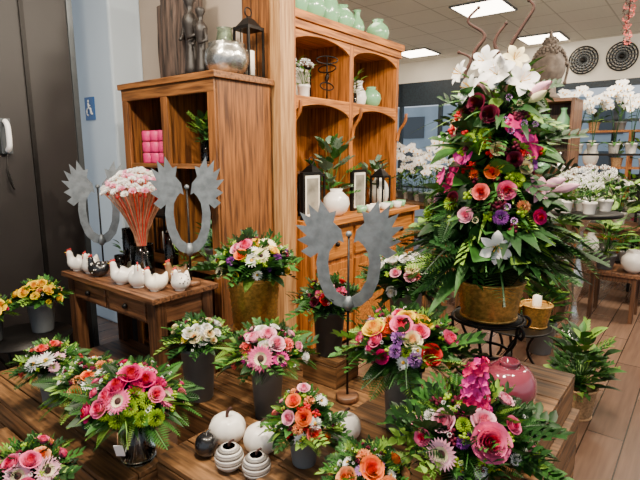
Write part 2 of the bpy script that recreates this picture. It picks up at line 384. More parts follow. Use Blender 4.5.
# ---------------- console table ----------------
mb=MB(); a0,a1,b0,b1=1.515,2.0,2.41,3.54
for i in range(4): mb.box(a0+.1213*i,a0+.1213*(i+1)-.002,b0,b1,.745,.78,taby)
mb.box(a0+.04,a1-.03,b0+.04,b1-.04,.60,.744,tabx)
for i in range(2):
    y0=b0+.13+.46*i; mb.box(a0+.028,a0+.04,y0,y0+.41,.615,.735,taby); mb.ball((a0+.015,y0+.2,.675),.018,iron)
for x in (a0+.03,a1-.11):
    for y in (b0+.03,b1-.11): mb.box(x,x+.08,y,y+.08,0,.744,tabz)
mb.box(a0+.05,a1-.05,b0+.05,b1-.05,.14,.17,taby)
obj(mb,'console_table',True,.004)
# ---------------- left cabinet ----------------
mb=MB(); a0,a1,b0,b1=2.05,2.55,2.44,3.49
mb.box(a0,a1,b0,b0+.035,0,2.06,oakz); mb.box(a0,a1,b1-.035,b1,0,2.06,oakz); mb.box(a1-.02,a1,b0,b1,0,2.06,oakz)
mb.box(a0-.025,a1,b0-.025,b1+.025,2.06,2.1,oaky); mb.box(a0-.01,a0+.02,b0,b1,1.98,2.06,oaky)
for y in (b0,b1-.07,(b0+b1)/2-.03): mb.box(a0-.008,a0+.02,y,y+.07,0,1.98,oakz)
mb.box(a0,a1,(b0+b1)/2-.012,(b0+b1)/2+.012,0,2.06,oakz)
for z in (.1,.8,1.5): mb.box(a0,a1-.01,b0+.01,b1-.01,z,z+.03,oaky)
obj(mb,'oak_open_cabinet',True,.003)
mb=MB()
pk=mat('pink_wax','#d0246c',.5,na=.1)
for i in range(3):
    for j in range(3): mb.lathe([(.045,1.532+.08*j),(.048,1.537+.08*j),(.048,1.598+.08*j),(.04,1.606+.08*j)],pk,T3(2.14,3.12+.1*i,0),16)
obj(mb,'pink_candle_stack',True)
def leafy(name,X,Y,z0,h,r,potk,pr,ph,kinds=('leaf','long'),mats=None,n=60,fl=None):
    mb=MB(); pot(mb,potk,X,Y,z0,z0+ph,pr); mats=mats or [grn_d,grn_m,grn_l]
    for i in range(n):
        az=i*2.4; t=R.random(); p0=Vector((X,Y,z0+ph-.02)); lean=r*.75*R.random()
        p=p0+Vector((math.cos(az)*lean,math.sin(az)*lean,(h-ph)*(t*.85)))
        if i%4==0: mb.tube([p0,(p0+p)/2+Vector((0,0,.02)),p],.003,grn_m,4)
        d=Vector((math.cos(az),math.sin(az),.3+t)); putL(mb,R.choice(kinds),p,d,r*R.uniform(.5,.8),R.choice(mats),R.uniform(-.4,.4))
    if fl:
        for i in range(fl[2]):
            az=i*2.4; q=r*.6*math.sqrt(R.random()); p=Vector((X+math.cos(az)*q,Y+math.sin(az)*q,z0+h*R.uniform(.75,1)))
            putF(mb,fl[0],p,(math.cos(az)*.6,math.sin(az)*.6-.4,.8),fl[3],fm(fl[0],fl[1]))
    return obj(mb,name)
def vase(name,a,b,z,prof,m,s=1):
    mb=MB(); mb.lathe([(r*s,z+h*s) for r,h in prof],m,T3(a,b,0),32); return obj(mb,name,True)
def lantern(name,a,b,z,w,h,m):
    mb=MB(); mb.box(a-w,a+w,b-w,b+w,z,z+.02,m); mb.box(a-w,a+w,b-w,b+w,z+h-.02,z+h,m); t=.014
    for x in (a-w,a+w-t):
        for y in (b-w,b+w-t): mb.box(x,x+t,y,y+t,z+.02,z+h-.02,m)
    for x in (a-w,a+w-.004):
        mb.box(x,x+.004,b-.004,b+.004,z+.02,z+h-.02,m)
    mb.lathe([(w*.5,z+.02),(w*.5,z+h*.55),(w*.4,z+h*.56)],candle,T3(a,b,0),16); mb.lathe([(w*1.2,z+h),(w*.5,z+h+w*.7),(.012,z+h+w*.9)],m,T3(a,b,0)@Matrix.Rotation(pi/4,4,'Z'),4,smooth=False)
    mb.tube([(a+.03*math.cos(k*pi/8),b,z+h+w*.9+.03+.03*math.sin(k*pi/8)) for k in range(17)],.005,m,6); return obj(mb,name,True)
VP=[(.04,0),(.07,.04),(.085,.1),(.07,.17),(.035,.22),(.03,.26),(.045,.29),(.03,.285)]
GP=[(.04,0),(.09,.04),(.11,.1),(.1,.15),(.06,.19),(.045,.2),(.055,.22),(.04,.215)]
p=W(2.2,2.72); leafy('potted_ivy',p.x,p.y,1.53,.34,.12,'glass',.055,.16,n=60,kinds=('leaf','sprig'))
p=W(2.2,2.7); leafy('potted_ivy',p.x,p.y,.83,.34,.12,'grey',.06,.12,n=40)
vase('silver_vase',2.25,3.12,.83,GP,silver,1.2); lantern('candle_lantern',2.25,3.32,.83,.07,.3,iron)
vase('celadon_vase',2.3,2.85,.83,VP,celadon,1)
mb=MB()
for i,(b,r,h) in enumerate([(3.12,.11,.8),(2.98,.09,.66),(3.24,.07,.55)]):
    n=10; mb.lathe([(r*(1+.25*noise.noise(Vector((i,j,0)))),2.1+h*j/n) for j in range(n+1)],drift,T3(2.3,b,0),16,mod=lambda a,z,j:1+.25*noise.noise(Vector((math.cos(a)*1.6,math.sin(a)*1.6,z*3))))
obj(mb,'driftwood_trunk',True)
dst=mat('dark_carving','#1d1815',.5,ns=20,na=.3,bump=.3)
for b,s in ((2.85,1.15),(2.74,.95)):
    mb=MB(); M=T3(2.2,b,2.1)@Matrix.Scale(s,4)
    mb.box(-.05,.05,-.05,.05,0,.03,dst,M)
    mb.tube(smooth_path([(0,0,.02),(0,0,.12),(0,0,.22),(0,0,.3),(0,0,.35),(0,0,.38),(0,0,.44),(0,0,.47)],2),[.045,.04,.035,.03,.028,.034,.045,.048,.04,.03,.016,.02,.035,.032,.01],dst,12,M)
    for q in (-1,1): mb.tube([(0,.045*q,.32),(-.01,.07*q,.24),(-.05,.03*q,.22)],[.016,.013,.01],dst,8,M)
    obj(mb,'carved_figurine',True)
mb=MB(); mb.lathe([(.09,2.1),(.125,2.13),(.145,2.19),(.14,2.25),(.115,2.28),(.12,2.3),(.1,2.3)],silver,T3(2.26,2.56,0),32,mod=lambda a,z,j:1+.03*math.sin(a*12+j*2)); obj(mb,'hammered_silver_pot',True)
mb=MB(); mb.lathe([(.07,2.1),(.09,2.13),(.095,2.28),(.07,2.36),(.05,2.46),(.06,2.47),(.045,2.46),(.05,2.36),(.08,2.28),(.08,2.14)],mat('green_glass','#b8c8b0',.05,trans=.8),T3(2.46,2.8,0)); obj(mb,'green_glass_jar',True)
lantern('dark_lantern',2.46,2.56,2.1,.075,.34,iron)
# ---------------- hutch ----------------
mb=MB(); a0,a1,b0,b1=2.76,4.36,2.47,2.92
mb.box(a0,a1,b0-.27,b1,1.06,1.1,hutx)
mb.box(a0,a0+.03,b0-.22,b1,0,1.06,hutz); mb.box(a1-.03,a1,b0-.22,b1,0,1.06,hutz); mb.box(a0,a1,b1-.02,b1,0,2.56,hutz); mb.box(a0,a1,b0-.2,b0-.17,.05,1.06,hutz)
for i in range(3):
    x=a0+.06+.51*i; mb.box(x,x+.46,b0-.22,b0-.2,.78,1.02,hutx); mb.box(x,x+.46,b0-.22,b0-.2,.1,.74,hutz); mb.box(x+.05,x+.41,b0-.225,b0-.22,.16,.68,huty); mb.ball((x+.23,b0-.24,.9),.02,iron)
mb.box(a0,a0+.04,b0,b1,1.1,2.56,hutz); mb.box(a1-.04,a1,b0,b1,1.1,2.56,hutz); mb.box((a0+a1)/2-.03,(a0+a1)/2+.03,b0,b1,1.1,2.56,hutz)
mb.box(a0,a1,b0,b1,2.0,2.03,hutx); mb.box(a0-.03,a1+.03,b0-.04,b1,2.56,2.62,hutx); mb.box(a0-.015,a1+.015,b0-.02,b1,2.50,2.56,hutx)
for zc in (2.5,2.0):
  for i in range(2):
    x0=a0+.04+.79*i; x1=x0+.73; vs=[];N=14
    for y in (b0-.0,b0+.02):
        for k in range(N+1):
            t=k/N; vs.append((x0+(x1-x0)*t,y,zc)); vs.append((x0+(x1-x0)*t,y,zc-.1+.08*math.sin(pi*t)**.6))
    fs=[];o=2*(N+1)
    for k in range(N):
        q=2*k; fs+=[(q,q+1,q+3,q+2),(o+q,o+q+2,o+q+3,o+q+1),(q+1,o+q+1,o+q+3,q+3)]
    mb.raw(vs,fs,hutx,None,False)
for x in (a0,a0+.785,a1-.03):
    mb.tube(smooth_path([(x+.015,b0-.01,1.72),(x+.015,b0-.03,1.82),(x+.015,b0-.09,1.9),(x+.015,b0-.1,1.98)],3),[.014]*10,hutz,8)
obj(mb,'pine_hutch',True,.003)
for a,pf,s in ((2.84,GP,1.1),(3.02,VP,1.2),(3.2,GP,1.1),(3.42,VP,1.2),(3.62,GP,1.0),(3.85,VP,.8),(4.2,GP,1.0)): vase('celadon_vase',a,2.62,2.62,pf,celadon,s)
vase('white_vase',4.12,2.52,1.1,VP,white_c,1.2); vase('white_pitcher',3.2,2.36,1.1,GP,white_c,1.0); vase('bud_vase',3.95,2.65,2.03,VP,white_c,.8); vase('bud_vase',4.15,2.65,2.03,GP,celadon,.9)
vase('celadon_vase',3.8,2.75,1.1,VP,celadon,1.3); vase('silver_vase',3.3,2.8,1.1,VP,silver,1.2)
for a in (3.5,3.6,3.72,3.84,3.95,4.05,4.18): vase('celadon_cup',a,2.28+.03*(int(a*10)%2),1.1,[(.03,0),(.04,.01),(.048,.06),(.044,.06),(.036,.015)],celadon if int(a*100)%3 else white_c)
lantern('candle_lantern',3.08,2.52,1.1,.08,.34,iron); lantern('candle_lantern',3.98,2.42,1.1,.07,.3,iron)
art=mat('print_art','#8f8a7c',.7,ns=6,na=.5)
for a,b,z,w,h in ((2.92,2.38,1.1,.11,.36),(3.66,2.44,1.1,.11,.36),(3.05,2.82,1.1,.12,.4),(3.95,2.82,1.1,.12,.42),(3.3,2.8,2.03,.12,.3),(4.05,2.82,2.03,.1,.3)):
    mb=MB(); mb.box(a-w,a+w,b,b+.03,z,z+h,iron); mb.box(a-w+.025,a+w-.025,b-.003,b,z+.025,z+h-.025,candle); mb.box(a-w+.04,a+w-.04,b-.005,b-.003,z+.045,z+h-.045,art); obj(mb,'small_picture_frame',True)
p=W(3.4,2.56); leafy('potted_eucalyptus',p.x,p.y,1.1,.68,.2,'white',.07,.14,('round','sprig'),[grn_g,grn_m],60)
p=W(4.2,2.62); leafy('potted_eucalyptus',p.x,p.y,1.1,.5,.16,'grey',.06,.12,('sprig','leaf'),[grn_g,grn_m],40)
p=W(2.92,2.62); leafy('potted_hyacinth',p.x,p.y,2.03,.34,.12,'white',.06,.1,('long',),[grn_m,grn_l],30,('tuft','white',7,.035))
p=W(3.06,2.58); leafy('potted_hyacinth',p.x,p.y,2.03,.28,.1,'white',.05,.1,('long',),[grn_m,grn_l],26,('tuft','white',5,.035))
p=W(3.75,2.6); leafy('potted_hyacinth',p.x,p.y,2.03,.32,.14,'glass',.055,.1,('leaf','long'),[grn_m,grn_l],34)
mb=MB()
M=T3(3.36,2.58,2.03)
mb.lathe([(.06,0),(.06,.015),(.01,.02)],iron,M,16); mb.tube([(0,0,0),(0,0,.36)],.007,iron,6,M)
for k in range(4): mb.tube([(.09*math.cos(j*pi/8),0,.12+.07*k+.03*math.sin(j*pi/8)) for j in range(17)],.006,iron,6,M@Matrix.Rotation(k*.8,4,'Z'))
obj(mb,'wire_ornament',True)
# ---------------- crates / plinths ----------------
def crate(name,a0,a1,b0,b1,z0,z1,np=4):
    mb=MB(); w=(a1-a0)/np
    for i in range(np): mb.box(a0+w*i+.003,a0+w*(i+1)-.003,b0,b1,z1-.022,z1,cry)
    for x in (a0+.012,a1-.052):
        for y in (b0+.012,b1-.052): mb.box(x,x+.04,y,y+.04,z0,z1-.022,crz)
    n=max(1,round((z1-z0-.03)/.13)); h=(z1-z0-.022)/n
    for k in range(n):
        q0=z0+h*k+.004;q1=z0+h*(k+1)-.004
        mb.box(a0,a0+.012,b0,b1,q0,q1,cry); mb.box(a1-.012,a1,b0,b1,q0,q1,cry); mb.box(a0+.012,a1-.012,b0,b0+.012,q0,q1,crx); mb.box(a0+.012,a1-.012,b1-.012,b1,q0,q1,crx)
    return obj(mb,name,True,.003)
crate('wooden_display_plinth',.98,2.36,.35,1.16,0,.45,6)
crate('wooden_display_riser',1.74,2.34,.38,.82,.451,.62,4)
crate('wooden_display_plinth',.98,1.42,1.17,1.6,0,.42,3)
crate('wooden_display_plinth',1.43,2.2,1.17,2.12,0,.35,5)
crate('wooden_pedestal',1.76,2.04,1.84,2.12,.351,.61,2)
crate('wooden_pedestal',2.37,2.62,1.2,1.46,0,.55,2)
crate('wooden_pedestal',1.97,2.19,1.45,1.68,.351,.5,2)
crate('wooden_bench',.80,1.12,1.61,3.05,0,.38,3)
crate('wooden_bench',.36,.79,1.45,2.6,0,.27,3)
mb=MB()
for z,r in ((.45,.27),(.12,.2)):
    mb.lathe([(r,z-.012),(r,z)],iron,T3(1.18,3.34,0),32)
for k in range(4):
    a=k*pi/2+.4; mb.tube(smooth_path([(1.18+.25*math.cos(a),3.34+.25*math.sin(a),0),(1.18+.19*math.cos(a),3.34+.19*math.sin(a),.12),(1.18+.15*math.cos(a),3.34+.15*math.sin(a),.28),(1.18+.26*math.cos(a),3.34+.26*math.sin(a),.45)]),.009,iron,6)
obj(mb,'iron_plant_stand',True)
# ---------------- bouquets ----------------
bouquet('bouquet_pink_roses',.496,1.486,.69,.21,.45,'grey',.075,[
 ('rose','pink',.058,[(.32,.02)]),('rose','lpink',.044,[(-.42,.25),(.2,.35)]),('gerb','lpink',.05,[(-.38,-.3)]),('stock','hotpink',.09,[(-.04,.62),(.12,.66)]),('carn','hotpink',.03,[(-.15,.5),(.2,.6)]),
 ('rose','pink',.03,[(-.7,-.1),(.6,.35)]),('carn','purple',.028,[(.1,.1),(-.1,-.05)]),('mum','lime',.024,[(.5,.05),(-.1,.25)]),('mum','white',.022,[(.7,-.2),(-.65,.3),(.2,-.5)]),('daisy','yellow',.02,[(.5,-.4),(-.15,-.5)])],150,fill=10)
bouquet('bouquet_magenta_lime',-.736,1.81,.634,.2,.381,'glass',.08,[
 ('gerb','pink',.052,[(.66,.02),(-.3,.1)]),('rose','magenta',.045,[(.25,.5),(-.3,.42),(-.05,.62)]),('carn','magenta',.036,[(.5,.35),(.05,.35)]),('rose','pink',.036,[(-.5,.25),(.32,.72),(-.15,.75)]),
 ('mum','lime',.034,[(-.1,-.1),(-.38,-.35),(0,.18),(.25,-.02),(-.6,-.1),(.1,-.38),(.35,-.4)]),('rose','pink',.035,[(-.62,.0),(.4,.1)])],140,kinds=('leaf','fern','fern','long'))
bouquet('bouquet_mixed_roses',.345,1.915,.81,.22,.45,'grey',.085,[
 ('rose','red',.044,[(.48,-.12)]),('rose','orange',.042,[(-.36,.36)]),('rose','pink',.044,[(-.05,.45)]),('rose','cream',.046,[(.15,.15)]),('rose','pink',.038,[(-.5,.12),(.3,.35)]),('carn','lilac',.034,[(-.15,-.1),(-.1,.18),(.2,-.25)]),
 ('rose','peach',.034,[(-.28,.56)]),('rose','magenta',.034,[(-.58,-.02),(-.4,-.25)]),('rose','yellow',.046,[(.33,.6),(-.55,.35),(.05,.68)]),('daisy','white',.028,[(.25,-.05),(.0,-.35)]),('mum','lime',.026,[(.05,-.1)])],130,kinds=('leaf','fern','palm','sprig'),fill=20)
bouquet('bouquet_pink_gerbera',-.252,2.19,.67,.185,.35,'grey',.08,[
 ('gerb','pink',.065,[(-.15,-.15)]),('rose','lpink',.045,[(.05,.55),(.25,.25),(-.3,.45)]),('carn','salmon',.04,[(-.55,.2),(.55,.25)]),('rose','white',.038,[(-.12,.72),(.0,.2)]),('gerb','hotpink',.04,[(.35,-.2),(-.5,-.15)])],100,kinds=('leaf','fern','palm','sprig'))
bouquet('bouquet_orange_white',-.378,2.72,.97,.235,.611,'gold',.145,[
 ('rose','orange',.042,[(-.3,.15)]),('rose','pink',.045,[(-.2,.5)]),('rose','lpink',.045,[(-.1,.7),(-.4,.42)]),('gerb','cream',.055,[(.2,.15),(.35,.5)]),('daisy','white',.045,[(.05,.3),(-.05,.0)]),('carn','purple',.03,[(-.55,.0),(.6,.1)]),('rose','yellow',.036,[(.1,.62),(.5,.3)])],110,kinds=('leaf','round','sprig'))
bouquet('bouquet_white_yellow',-.626,2.375,.67,.15,.35,'grey',.09,[
 ('rose','white',.036,[(0,.35),(.2,-.05),(-.3,.2),(.35,.4)]),('rose','cream',.03,[(-.1,.0),(.4,.1)]),('daisy','yellow',.024,[(-.45,.0),(.1,.6)])],90,fill=10)
bouquet('bouquet_orange_daisy',-1.024,2.05,.576,.165,.381,'dark',.07,[
 ('daisy','white',.034,[(.1,.5),(-.1,.05),(.45,.2)]),('rose','orange',.03,[(-.1,.35)]),('rose','peach',.03,[(-.45,-.1)]),('carn','peach',.03,[(.3,.65),(-.4,.3)]),('carn','pink',.022,[(.3,-.2),(.0,-.3)])],150,kinds=('fern','fern','long','leaf'),fill=6)
bouquet('bouquet_daisy_pink',-1.32,2.26,.594,.14,.381,'grey',.065,[
 ('daisy','white',.045,[(-.15,.1),(-.6,.05)]),('rose','salmon',.03,[(.15,.7),(-.25,.6)]),('daisy','lpink',.03,[(.35,.2),(.1,-.3)])],90,fill=8)
bouquet('bouquet_yellow',-1.83,3.09,.68,.15,.45,'grey',.085,[
 ('rose','yellow',.04,[(-.55,.2),(.3,.1),(-.2,.5),(.1,.55)]),('carn','yellow',.035,[(.5,.3),(-.2,-.1)]),('carn','peach',.03,[(.0,.2)])],80,fill=10)
bouquet('bouquet_yellow',-2.04,2.90,.64,.13,.45,'dark',.07,[('rose','yellow',.04,[(.4,.1),(.0,.4),(.2,-.2)]),('rose','magenta',.03,[(-.2,.1)])],70,fill=8)
p=W(2.2,3.76); leafy('potted_primrose',p.x,p.y,0,.95,.14,'dark',.1,.6,('leaf','round'),None,50,('rose','yellow',6,.035))
bouquet('bouquet_pink_daisy',-1.03,1.55,.50,.14,.271,'dark',.07,[('gerb','lpink',.045,[(-.2,.1),(.5,.0)]),('rose','pink',.035,[(-.3,.5),(.1,.4),(.0,-.3)]),('rose','peach',.03,[(.4,.5)])],80,fill=10)
bouquet('bouquet_red_small',.05,2.59,.80,.175,.501,'dark',.09,[('rose','red',.034,[(.0,.35),(-.1,-.05)]),('carn','pink',.034,[(-.35,.2),(.4,.3)]),('rose','burg',.03,[(.3,.0),(-.5,-.1)]),('daisy','lpink',.025,[(.1,.6)])],100,mats=[grn_d,grn_d,grn_m],fill=10)
bouquet('bouquet_white_cream',.50,2.77,.87,.225,.551,'grey',.1,[
 ('rose','white',.05,[(.0,.5),(.4,.35),(-.35,.45)]),('carn','cream',.045,[(.15,.2),(.6,.45),(-.1,.75)]),('rose','lpink',.035,[(.1,-.05),(-.3,.1)]),('carn','salmon',.03,[(.3,.0)])],110)
bouquet('bouquet_orange_berries',-.06,1.68,.61,.125,.451,'grey',.06,[
 ('rose','orange',.03,[(.0,.1),(-.3,.5)]),('rose','salmon',.03,[(.3,-.3)]),('daisy','white',.028,[(.35,-.05),(.55,.55),(-.1,-.5)]),('rose','lpink',.027,[(.0,.85),(-.45,.1)]),('berry','red',.006,[(.1,.4),(-.1,.3),(.2,.2),(-.5,-.3),(.4,.2),(-.2,-.1),(.1,-.2)]),('carn','peach',.026,[(.2,.6),(-.2,-.2)])],100,hz=1.2,fill=10)
bouquet('bouquet_orange_roses',.155,1.45,.565,.125,.451,'grey',.06,[
 ('rose','orange',.04,[(.1,.35)]),('rose','peach',.038,[(-.5,.0),(.5,-.1)]),('daisy','lilac',.022,[(-.2,.3),(.4,.5),(.0,-.2)]),('carn','peach',.03,[(-.1,.7)]),('daisy','white',.02,[(.7,.2),(-.6,.5)])],100,fill=8)
mb=MB(); M=T3(-.72,1.60,.55)@Matrix.Rotation(.35,4,'X'); mb.box(-.016,.016,-.001,.001,-.028,.028,wht,M); mb.tube([(0,0,.028),(0,.02,.07)],.0012,straw,4,M); obj(mb,'paper_price_tag')
# ---------------- large arrangement ----------------
mb=MB(); X,Y=.755,2.11; C=Vector((X,Y,0)); ph=math.atan2(X,Y); rt=Vector((math.cos(ph),-math.sin(ph),0)); bk=Vector((math.sin(ph),math.cos(ph),0))
weave(mb,.115,.14,.885,1.05,gold,T3(X,Y,0)); mb.lathe([(.01,1.03),(.13,1.035)],soil,T3(X,Y,0))
def rad(z):
    P=[(1.0,.24),(1.2,.29),(1.35,.26),(1.5,.19),(1.7,.17),(1.85,.13),(1.95,.10),(2.3,.05)]
    for (z0,r0),(z1,r1) in zip(P,P[1:]):
        if z<=z1: return r0+(r1-r0)*max(0,(z-z0)/(z1-z0))
    return .05
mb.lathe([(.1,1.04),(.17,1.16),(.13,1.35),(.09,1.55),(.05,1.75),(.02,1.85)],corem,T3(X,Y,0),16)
for i in range(470):
    z=1.14+.74*(R.random()**1.15); az=R.uniform(0,6.283); d=Vector((math.cos(az),math.sin(az),R.uniform(-.8,.9))); r=rad(z)*R.uniform(.4,.95)
    k=R.choice(['leaf','round','sprig','leaf','fern','long']); putL(mb,k,C+Vector((d.x*r,d.y*r,z)),d+Vector((R.uniform(-.8,.8),R.uniform(-.8,.8),0)),R.uniform(.06,.14)*(1.3 if k in('fern','sprig') else 1),R.choice([grn_d,grn_d,grn_m,grn_m,grn_l]),R.uniform(-.9,.9))
for i in range(34): # big glossy tropical leaves
    z=R.uniform(1.15,1.8); az=i*2.4; r=rad(z)*.55; putL(mb,R.choice(['round','strap','fan']),C+Vector((math.cos(az)*r,math.sin(az)*r,z)),(math.cos(az),math.sin(az),R.uniform(-.2,.9)),R.uniform(.15,.22),R.choice([grn_d,grn_m]),R.uniform(-.6,.6))
for i in range(84):
    az=i*2.4; z=1.10+.2*R.random(); d=Vector((math.cos(az),math.sin(az),R.uniform(-.2,.45)))
    k=['palm','fan','fern','blade','palm','strap','round'][i%7]; putL(mb,k,C+Vector((d.x*.13,d.y*.13,z)),d,R.uniform(.18,.31)*(.7 if k=='round' else 1),R.choice([grn_d,grn_m,grn_d]),R.uniform(-.4,.4))
for i in range(34):
    az=i*2.4; putL(mb,'blade',C+Vector((.06*math.cos(az),.06*math.sin(az),R.uniform(1.3,1.75))),(math.cos(az),math.sin(az),R.uniform(.2,.9)),R.uniform(.25,.34),R.choice([grn_m,grn_l]))
def cf(kind,col,size,px,py,out=1.0,dirz=.3):
    z=1.26+(240-py)*.00395; x=(px-(489+(z-1)*14))*.0040; r=max(rad(z),abs(x)+.01)*out
    yy=math.sqrt(max(0.0,r*r-x*x)); p=C+rt*x-bk*yy+Vector((0,0,z)); d=(rt*x-bk*(yy+.05)); d=d.normalized()+Vector((0,0,dirz))
    putF(mb,kind,p,d,size,fm(kind,col)); mb.tube([C+Vector((0,0,min(z-.05,1.85))),p],.003,grn_m,4)
for q in [('lily','white',.09,496,76),('lily','white',.08,472,88),('lily','white',.085,518,84),('lily','white',.075,486,62),('lily','white',.065,462,72),('lily','cream',.065,512,62),
 ('rose','burg',.042,478,104),('rose','burg',.04,490,116),('rose','burg',.034,468,112),('orch','magenta',.055,455,172),('orch','magenta',.055,447,186),('orch','hotpink',.055,463,158),('orch','hotpink',.05,520,135),('orch','magenta',.055,528,147),('orch','magenta',.045,510,124),('orch','hotpink',.045,440,178),
 ('rose','salmon',.036,482,192),('rose','pink',.04,505,190),('rose','lpink',.034,468,215),('rose','orange',.032,492,172),('rose','burg',.034,512,160),('carn','lime',.032,485,135),('mum','lime',.034,515,180),('mum','lime',.03,470,140),('lily','white',.08,496,243,1.0,0),('rose','cream',.03,522,168),('rose','cream',.03,497,150),
 ('bud','cream',.1,525,104),('bud','lpink',.1,538,186),('bud','lpink',.12,525,98),('bud','lpink',.1,548,192),('lily','lpink',.07,532,190),('mum','purple',.032,500,215),('mum','purple',.028,528,165),('carn','peach',.032,520,205),('mum','lime',.032,452,205),('rose','magenta',.032,534,215),('rose','burg',.032,455,200),
 ('lily','cream',.055,458,125),('carn','orange',.026,475,175),('bud','white',.09,500,70)]: cf(*q)
for i in range(34): cf('berry',R.choice(['burg','lime','red']),.008,R.uniform(450,540),R.uniform(110,225),1.02)
for i in range(18): cf('tuft',R.choice(['cream','lilac']),.015,R.uniform(445,540),R.uniform(95,235),1.05)
for i in range(14):
    az=R.uniform(0,6.28); putL(mb,R.choice(['leaf','long']),C+Vector((.04*math.cos(az),.04*math.sin(az),R.uniform(1.78,1.9))),(math.cos(az),math.sin(az),1.4),R.uniform(.1,.17),R.choice([grn_m,grn_l]))
for i in range(24):
    z=R.uniform(1.2,1.9); r=rad(z); k,c=R.choice([('rose','lpink'),('orch','magenta'),('mum','lime'),('lily','white')])
    az=math.pi/2+R.uniform(-1.2,1.2); d=Vector((math.cos(az),math.sin(az),.3)); putF(mb,k,C+Vector((d.x*r,d.y*r,z)),d,.05 if k!='lily' else .08,fm(k,c))
for pts in ([(0,1.7),(-.05,1.9),(-.12,2.0),(-.08,2.08),(-.15,2.14),(-.11,2.19)],[(0,1.7),(.02,1.9),(.02,2.02),(.06,2.1),(.10,2.17),(.08,2.2)],[(0,1.7),(-.08,1.86),(-.15,1.92),(-.13,1.99),(-.18,2.02)],[(0,1.75),(.0,1.95),(-.04,2.05),(.0,2.12)]):
    pts=smooth_path([C+rt*x+Vector((0,0,z)) for x,z in pts]); mb.tube(pts,[.011*(1-.6*k/len(pts)) for k in range(len(pts))],twig,6)
    mb.ball(pts[-1],.008,twig,6)
obj(mb,'lily_flower_arrangement')
mb=MB(); M=T3(X,Y,0)
for z,r in ((.875,.155),(.72,.1),(.635,.13)): mb.tube([(r*math.cos(k*pi/16),r*math.sin(k*pi/16),z) for k in range(33)],.007,iron,6,M)
mb.lathe([(.001,.872),(.145,.872),(.145,.882),(.001,.882)],iron,M,24)
for k in range(6):
    a=k*pi/3; c,s=math.cos(a),math.sin(a)
    mb.tube(smooth_path([(r*c,r*s,z) for r,z in ((.165,.628),(.14,.64),(.10,.72),(.15,.8),(.16,.875),(.19,.86),(.18,.83),(.16,.84))]),.007,iron,6,M)
obj(mb,'iron_scroll_plant_stand')
p=W(1.85,.53); mb=MB()
mb.lathe([(.05,.621),(.075,.63),(.1,.67),(.107,.71),(.1,.75),(.077,.785),(.045,.797),(.033,.79),(.03,.8),(.04,.815),(.03,.815),(.022,.79)],pinkglaze,T3(p.x,p.y,0),40); obj(mb,'pink_glazed_vase')
# ---------------- pumpkins ----------------
def pumpkin(name,X,Y,z,r,m,ribs=8,m2=None,h=.85):
    mb=MB(); n=14; pr=[]
    for j in range(n+1):
        t=pi*j/n; rr=r*math.sin(t); zz=-math.cos(t)*r*h; k=math.exp(-(rr/(r*.35))**2)*r*.22
        pr.append((max(rr,.002),z+r*h+zz+(k if zz<0 else -k)))
    z0=min(q[1] for q in pr); pr=[(a,b-z0+z) for a,b in pr]
    M=T3(X,Y,0)
    if m2:
        for j in range(n): mb.lathe([pr[j],pr[j+1]],m if j%2 or not 0<j<n-1 else m2,M,36)
    else: mb.lathe(pr,m,M,48,mod=lambda a,z,j:1-.05*(1-abs(math.sin(a*ribs/2))) if ribs else 1)
    zt=pr[-1][1]; mb.tube(smooth_path([(X,Y,zt-.01),(X+.003,Y,zt+r*.3),(X+.02,Y,zt+r*.55)]),[r*.09]*10+[r*.06],twig if m!=blackc else silver,8)
    return obj(mb,name)
pumpkin('white_ceramic_pumpkin',-.385,1.87,.421,.078,white_c); pumpkin('white_ceramic_pumpkin',-.235,1.80,.421,.074,white_c)
pumpkin('striped_ceramic_apple',-.345,1.69,.421,.056,white_c,0,dotm,.95); pumpkin('striped_ceramic_apple',-.235,1.64,.421,.054,white_c,0,dotm,.95)
pumpkin('black_ceramic_apple',-.45,1.77,.421,.046,blackc,0,None,1.1); pumpkin('white_ceramic_pumpkin',.10,1.84,.451,.07,white_c)
# ---------------- zinc ornaments ----------------
def zornament(name,X,Y,zb,zc,H,yaw,wd=.9):
    mb=MB(); half=[(.03,-.5),(.14,-.47),(.25,-.38),(.32,-.22),(.34,-.06),(.32,.04),(.40,-.01),(.50,.05),(.42,.1),(.54,.16),(.44,.2),(.56,.3),(.44,.29),(.51,.42),(.40,.37),(.42,.50),(.32,.42),(.3,.54),(.2,.42),(.13,.44),(.16,.33),(.08,.26),(.05,.14),(.1,.16),(.15,.12),(.2,.05),(.215,-.06),(.19,-.22),(.12,-.34),(.03,-.39)]
    M=T3(X,Y,0)@Matrix.Rotation(yaw,4,'Z')
    for s in (1,-1):
        P=[(s*x*H*wd,zc+z*H) for x,z in half]; 
        if s<0: P=P[::-1]
        n=len(P); vs=[(x,-.003,z) for x,z in P]+[(x,.003,z) for x,z in P]
        fs=[tuple(range(n)),tuple(range(2*n-1,n-1,-1))]+[(i,i+n,(i+1)%n+n,(i+1)%n) for i in range(n)]
        mb.raw(vs,fs,zinc,M,False)
    mb.tube([(0,0,zb),(0,0,zc+.2*H)],.006,iron,8,M)
    mb.lathe([(.06,zb),(.06,zb+.025),(.05,zb+.03)],tabx,M,20); mb.ball((0,0,zc+.22*H),.016,zinc,10,M)
    mb.lathe([(.012,zc-.5*H-.01),(.03,zc-.47*H),(.012,zc-.38*H)],zinc,M,12)
    return obj(mb,name)
zornament('zinc_winged_ornament',.14,2.35,.35,1.10,.52,-.1)
p=W(1.78,3.44); zornament('zinc_winged_ornament',p.x,p.y,.78,1.24,.58,.4,.7)
p=W(1.86,2.51); zornament('zinc_winged_ornament',p.x,p.y,.78,1.27,.58,.1,.7)
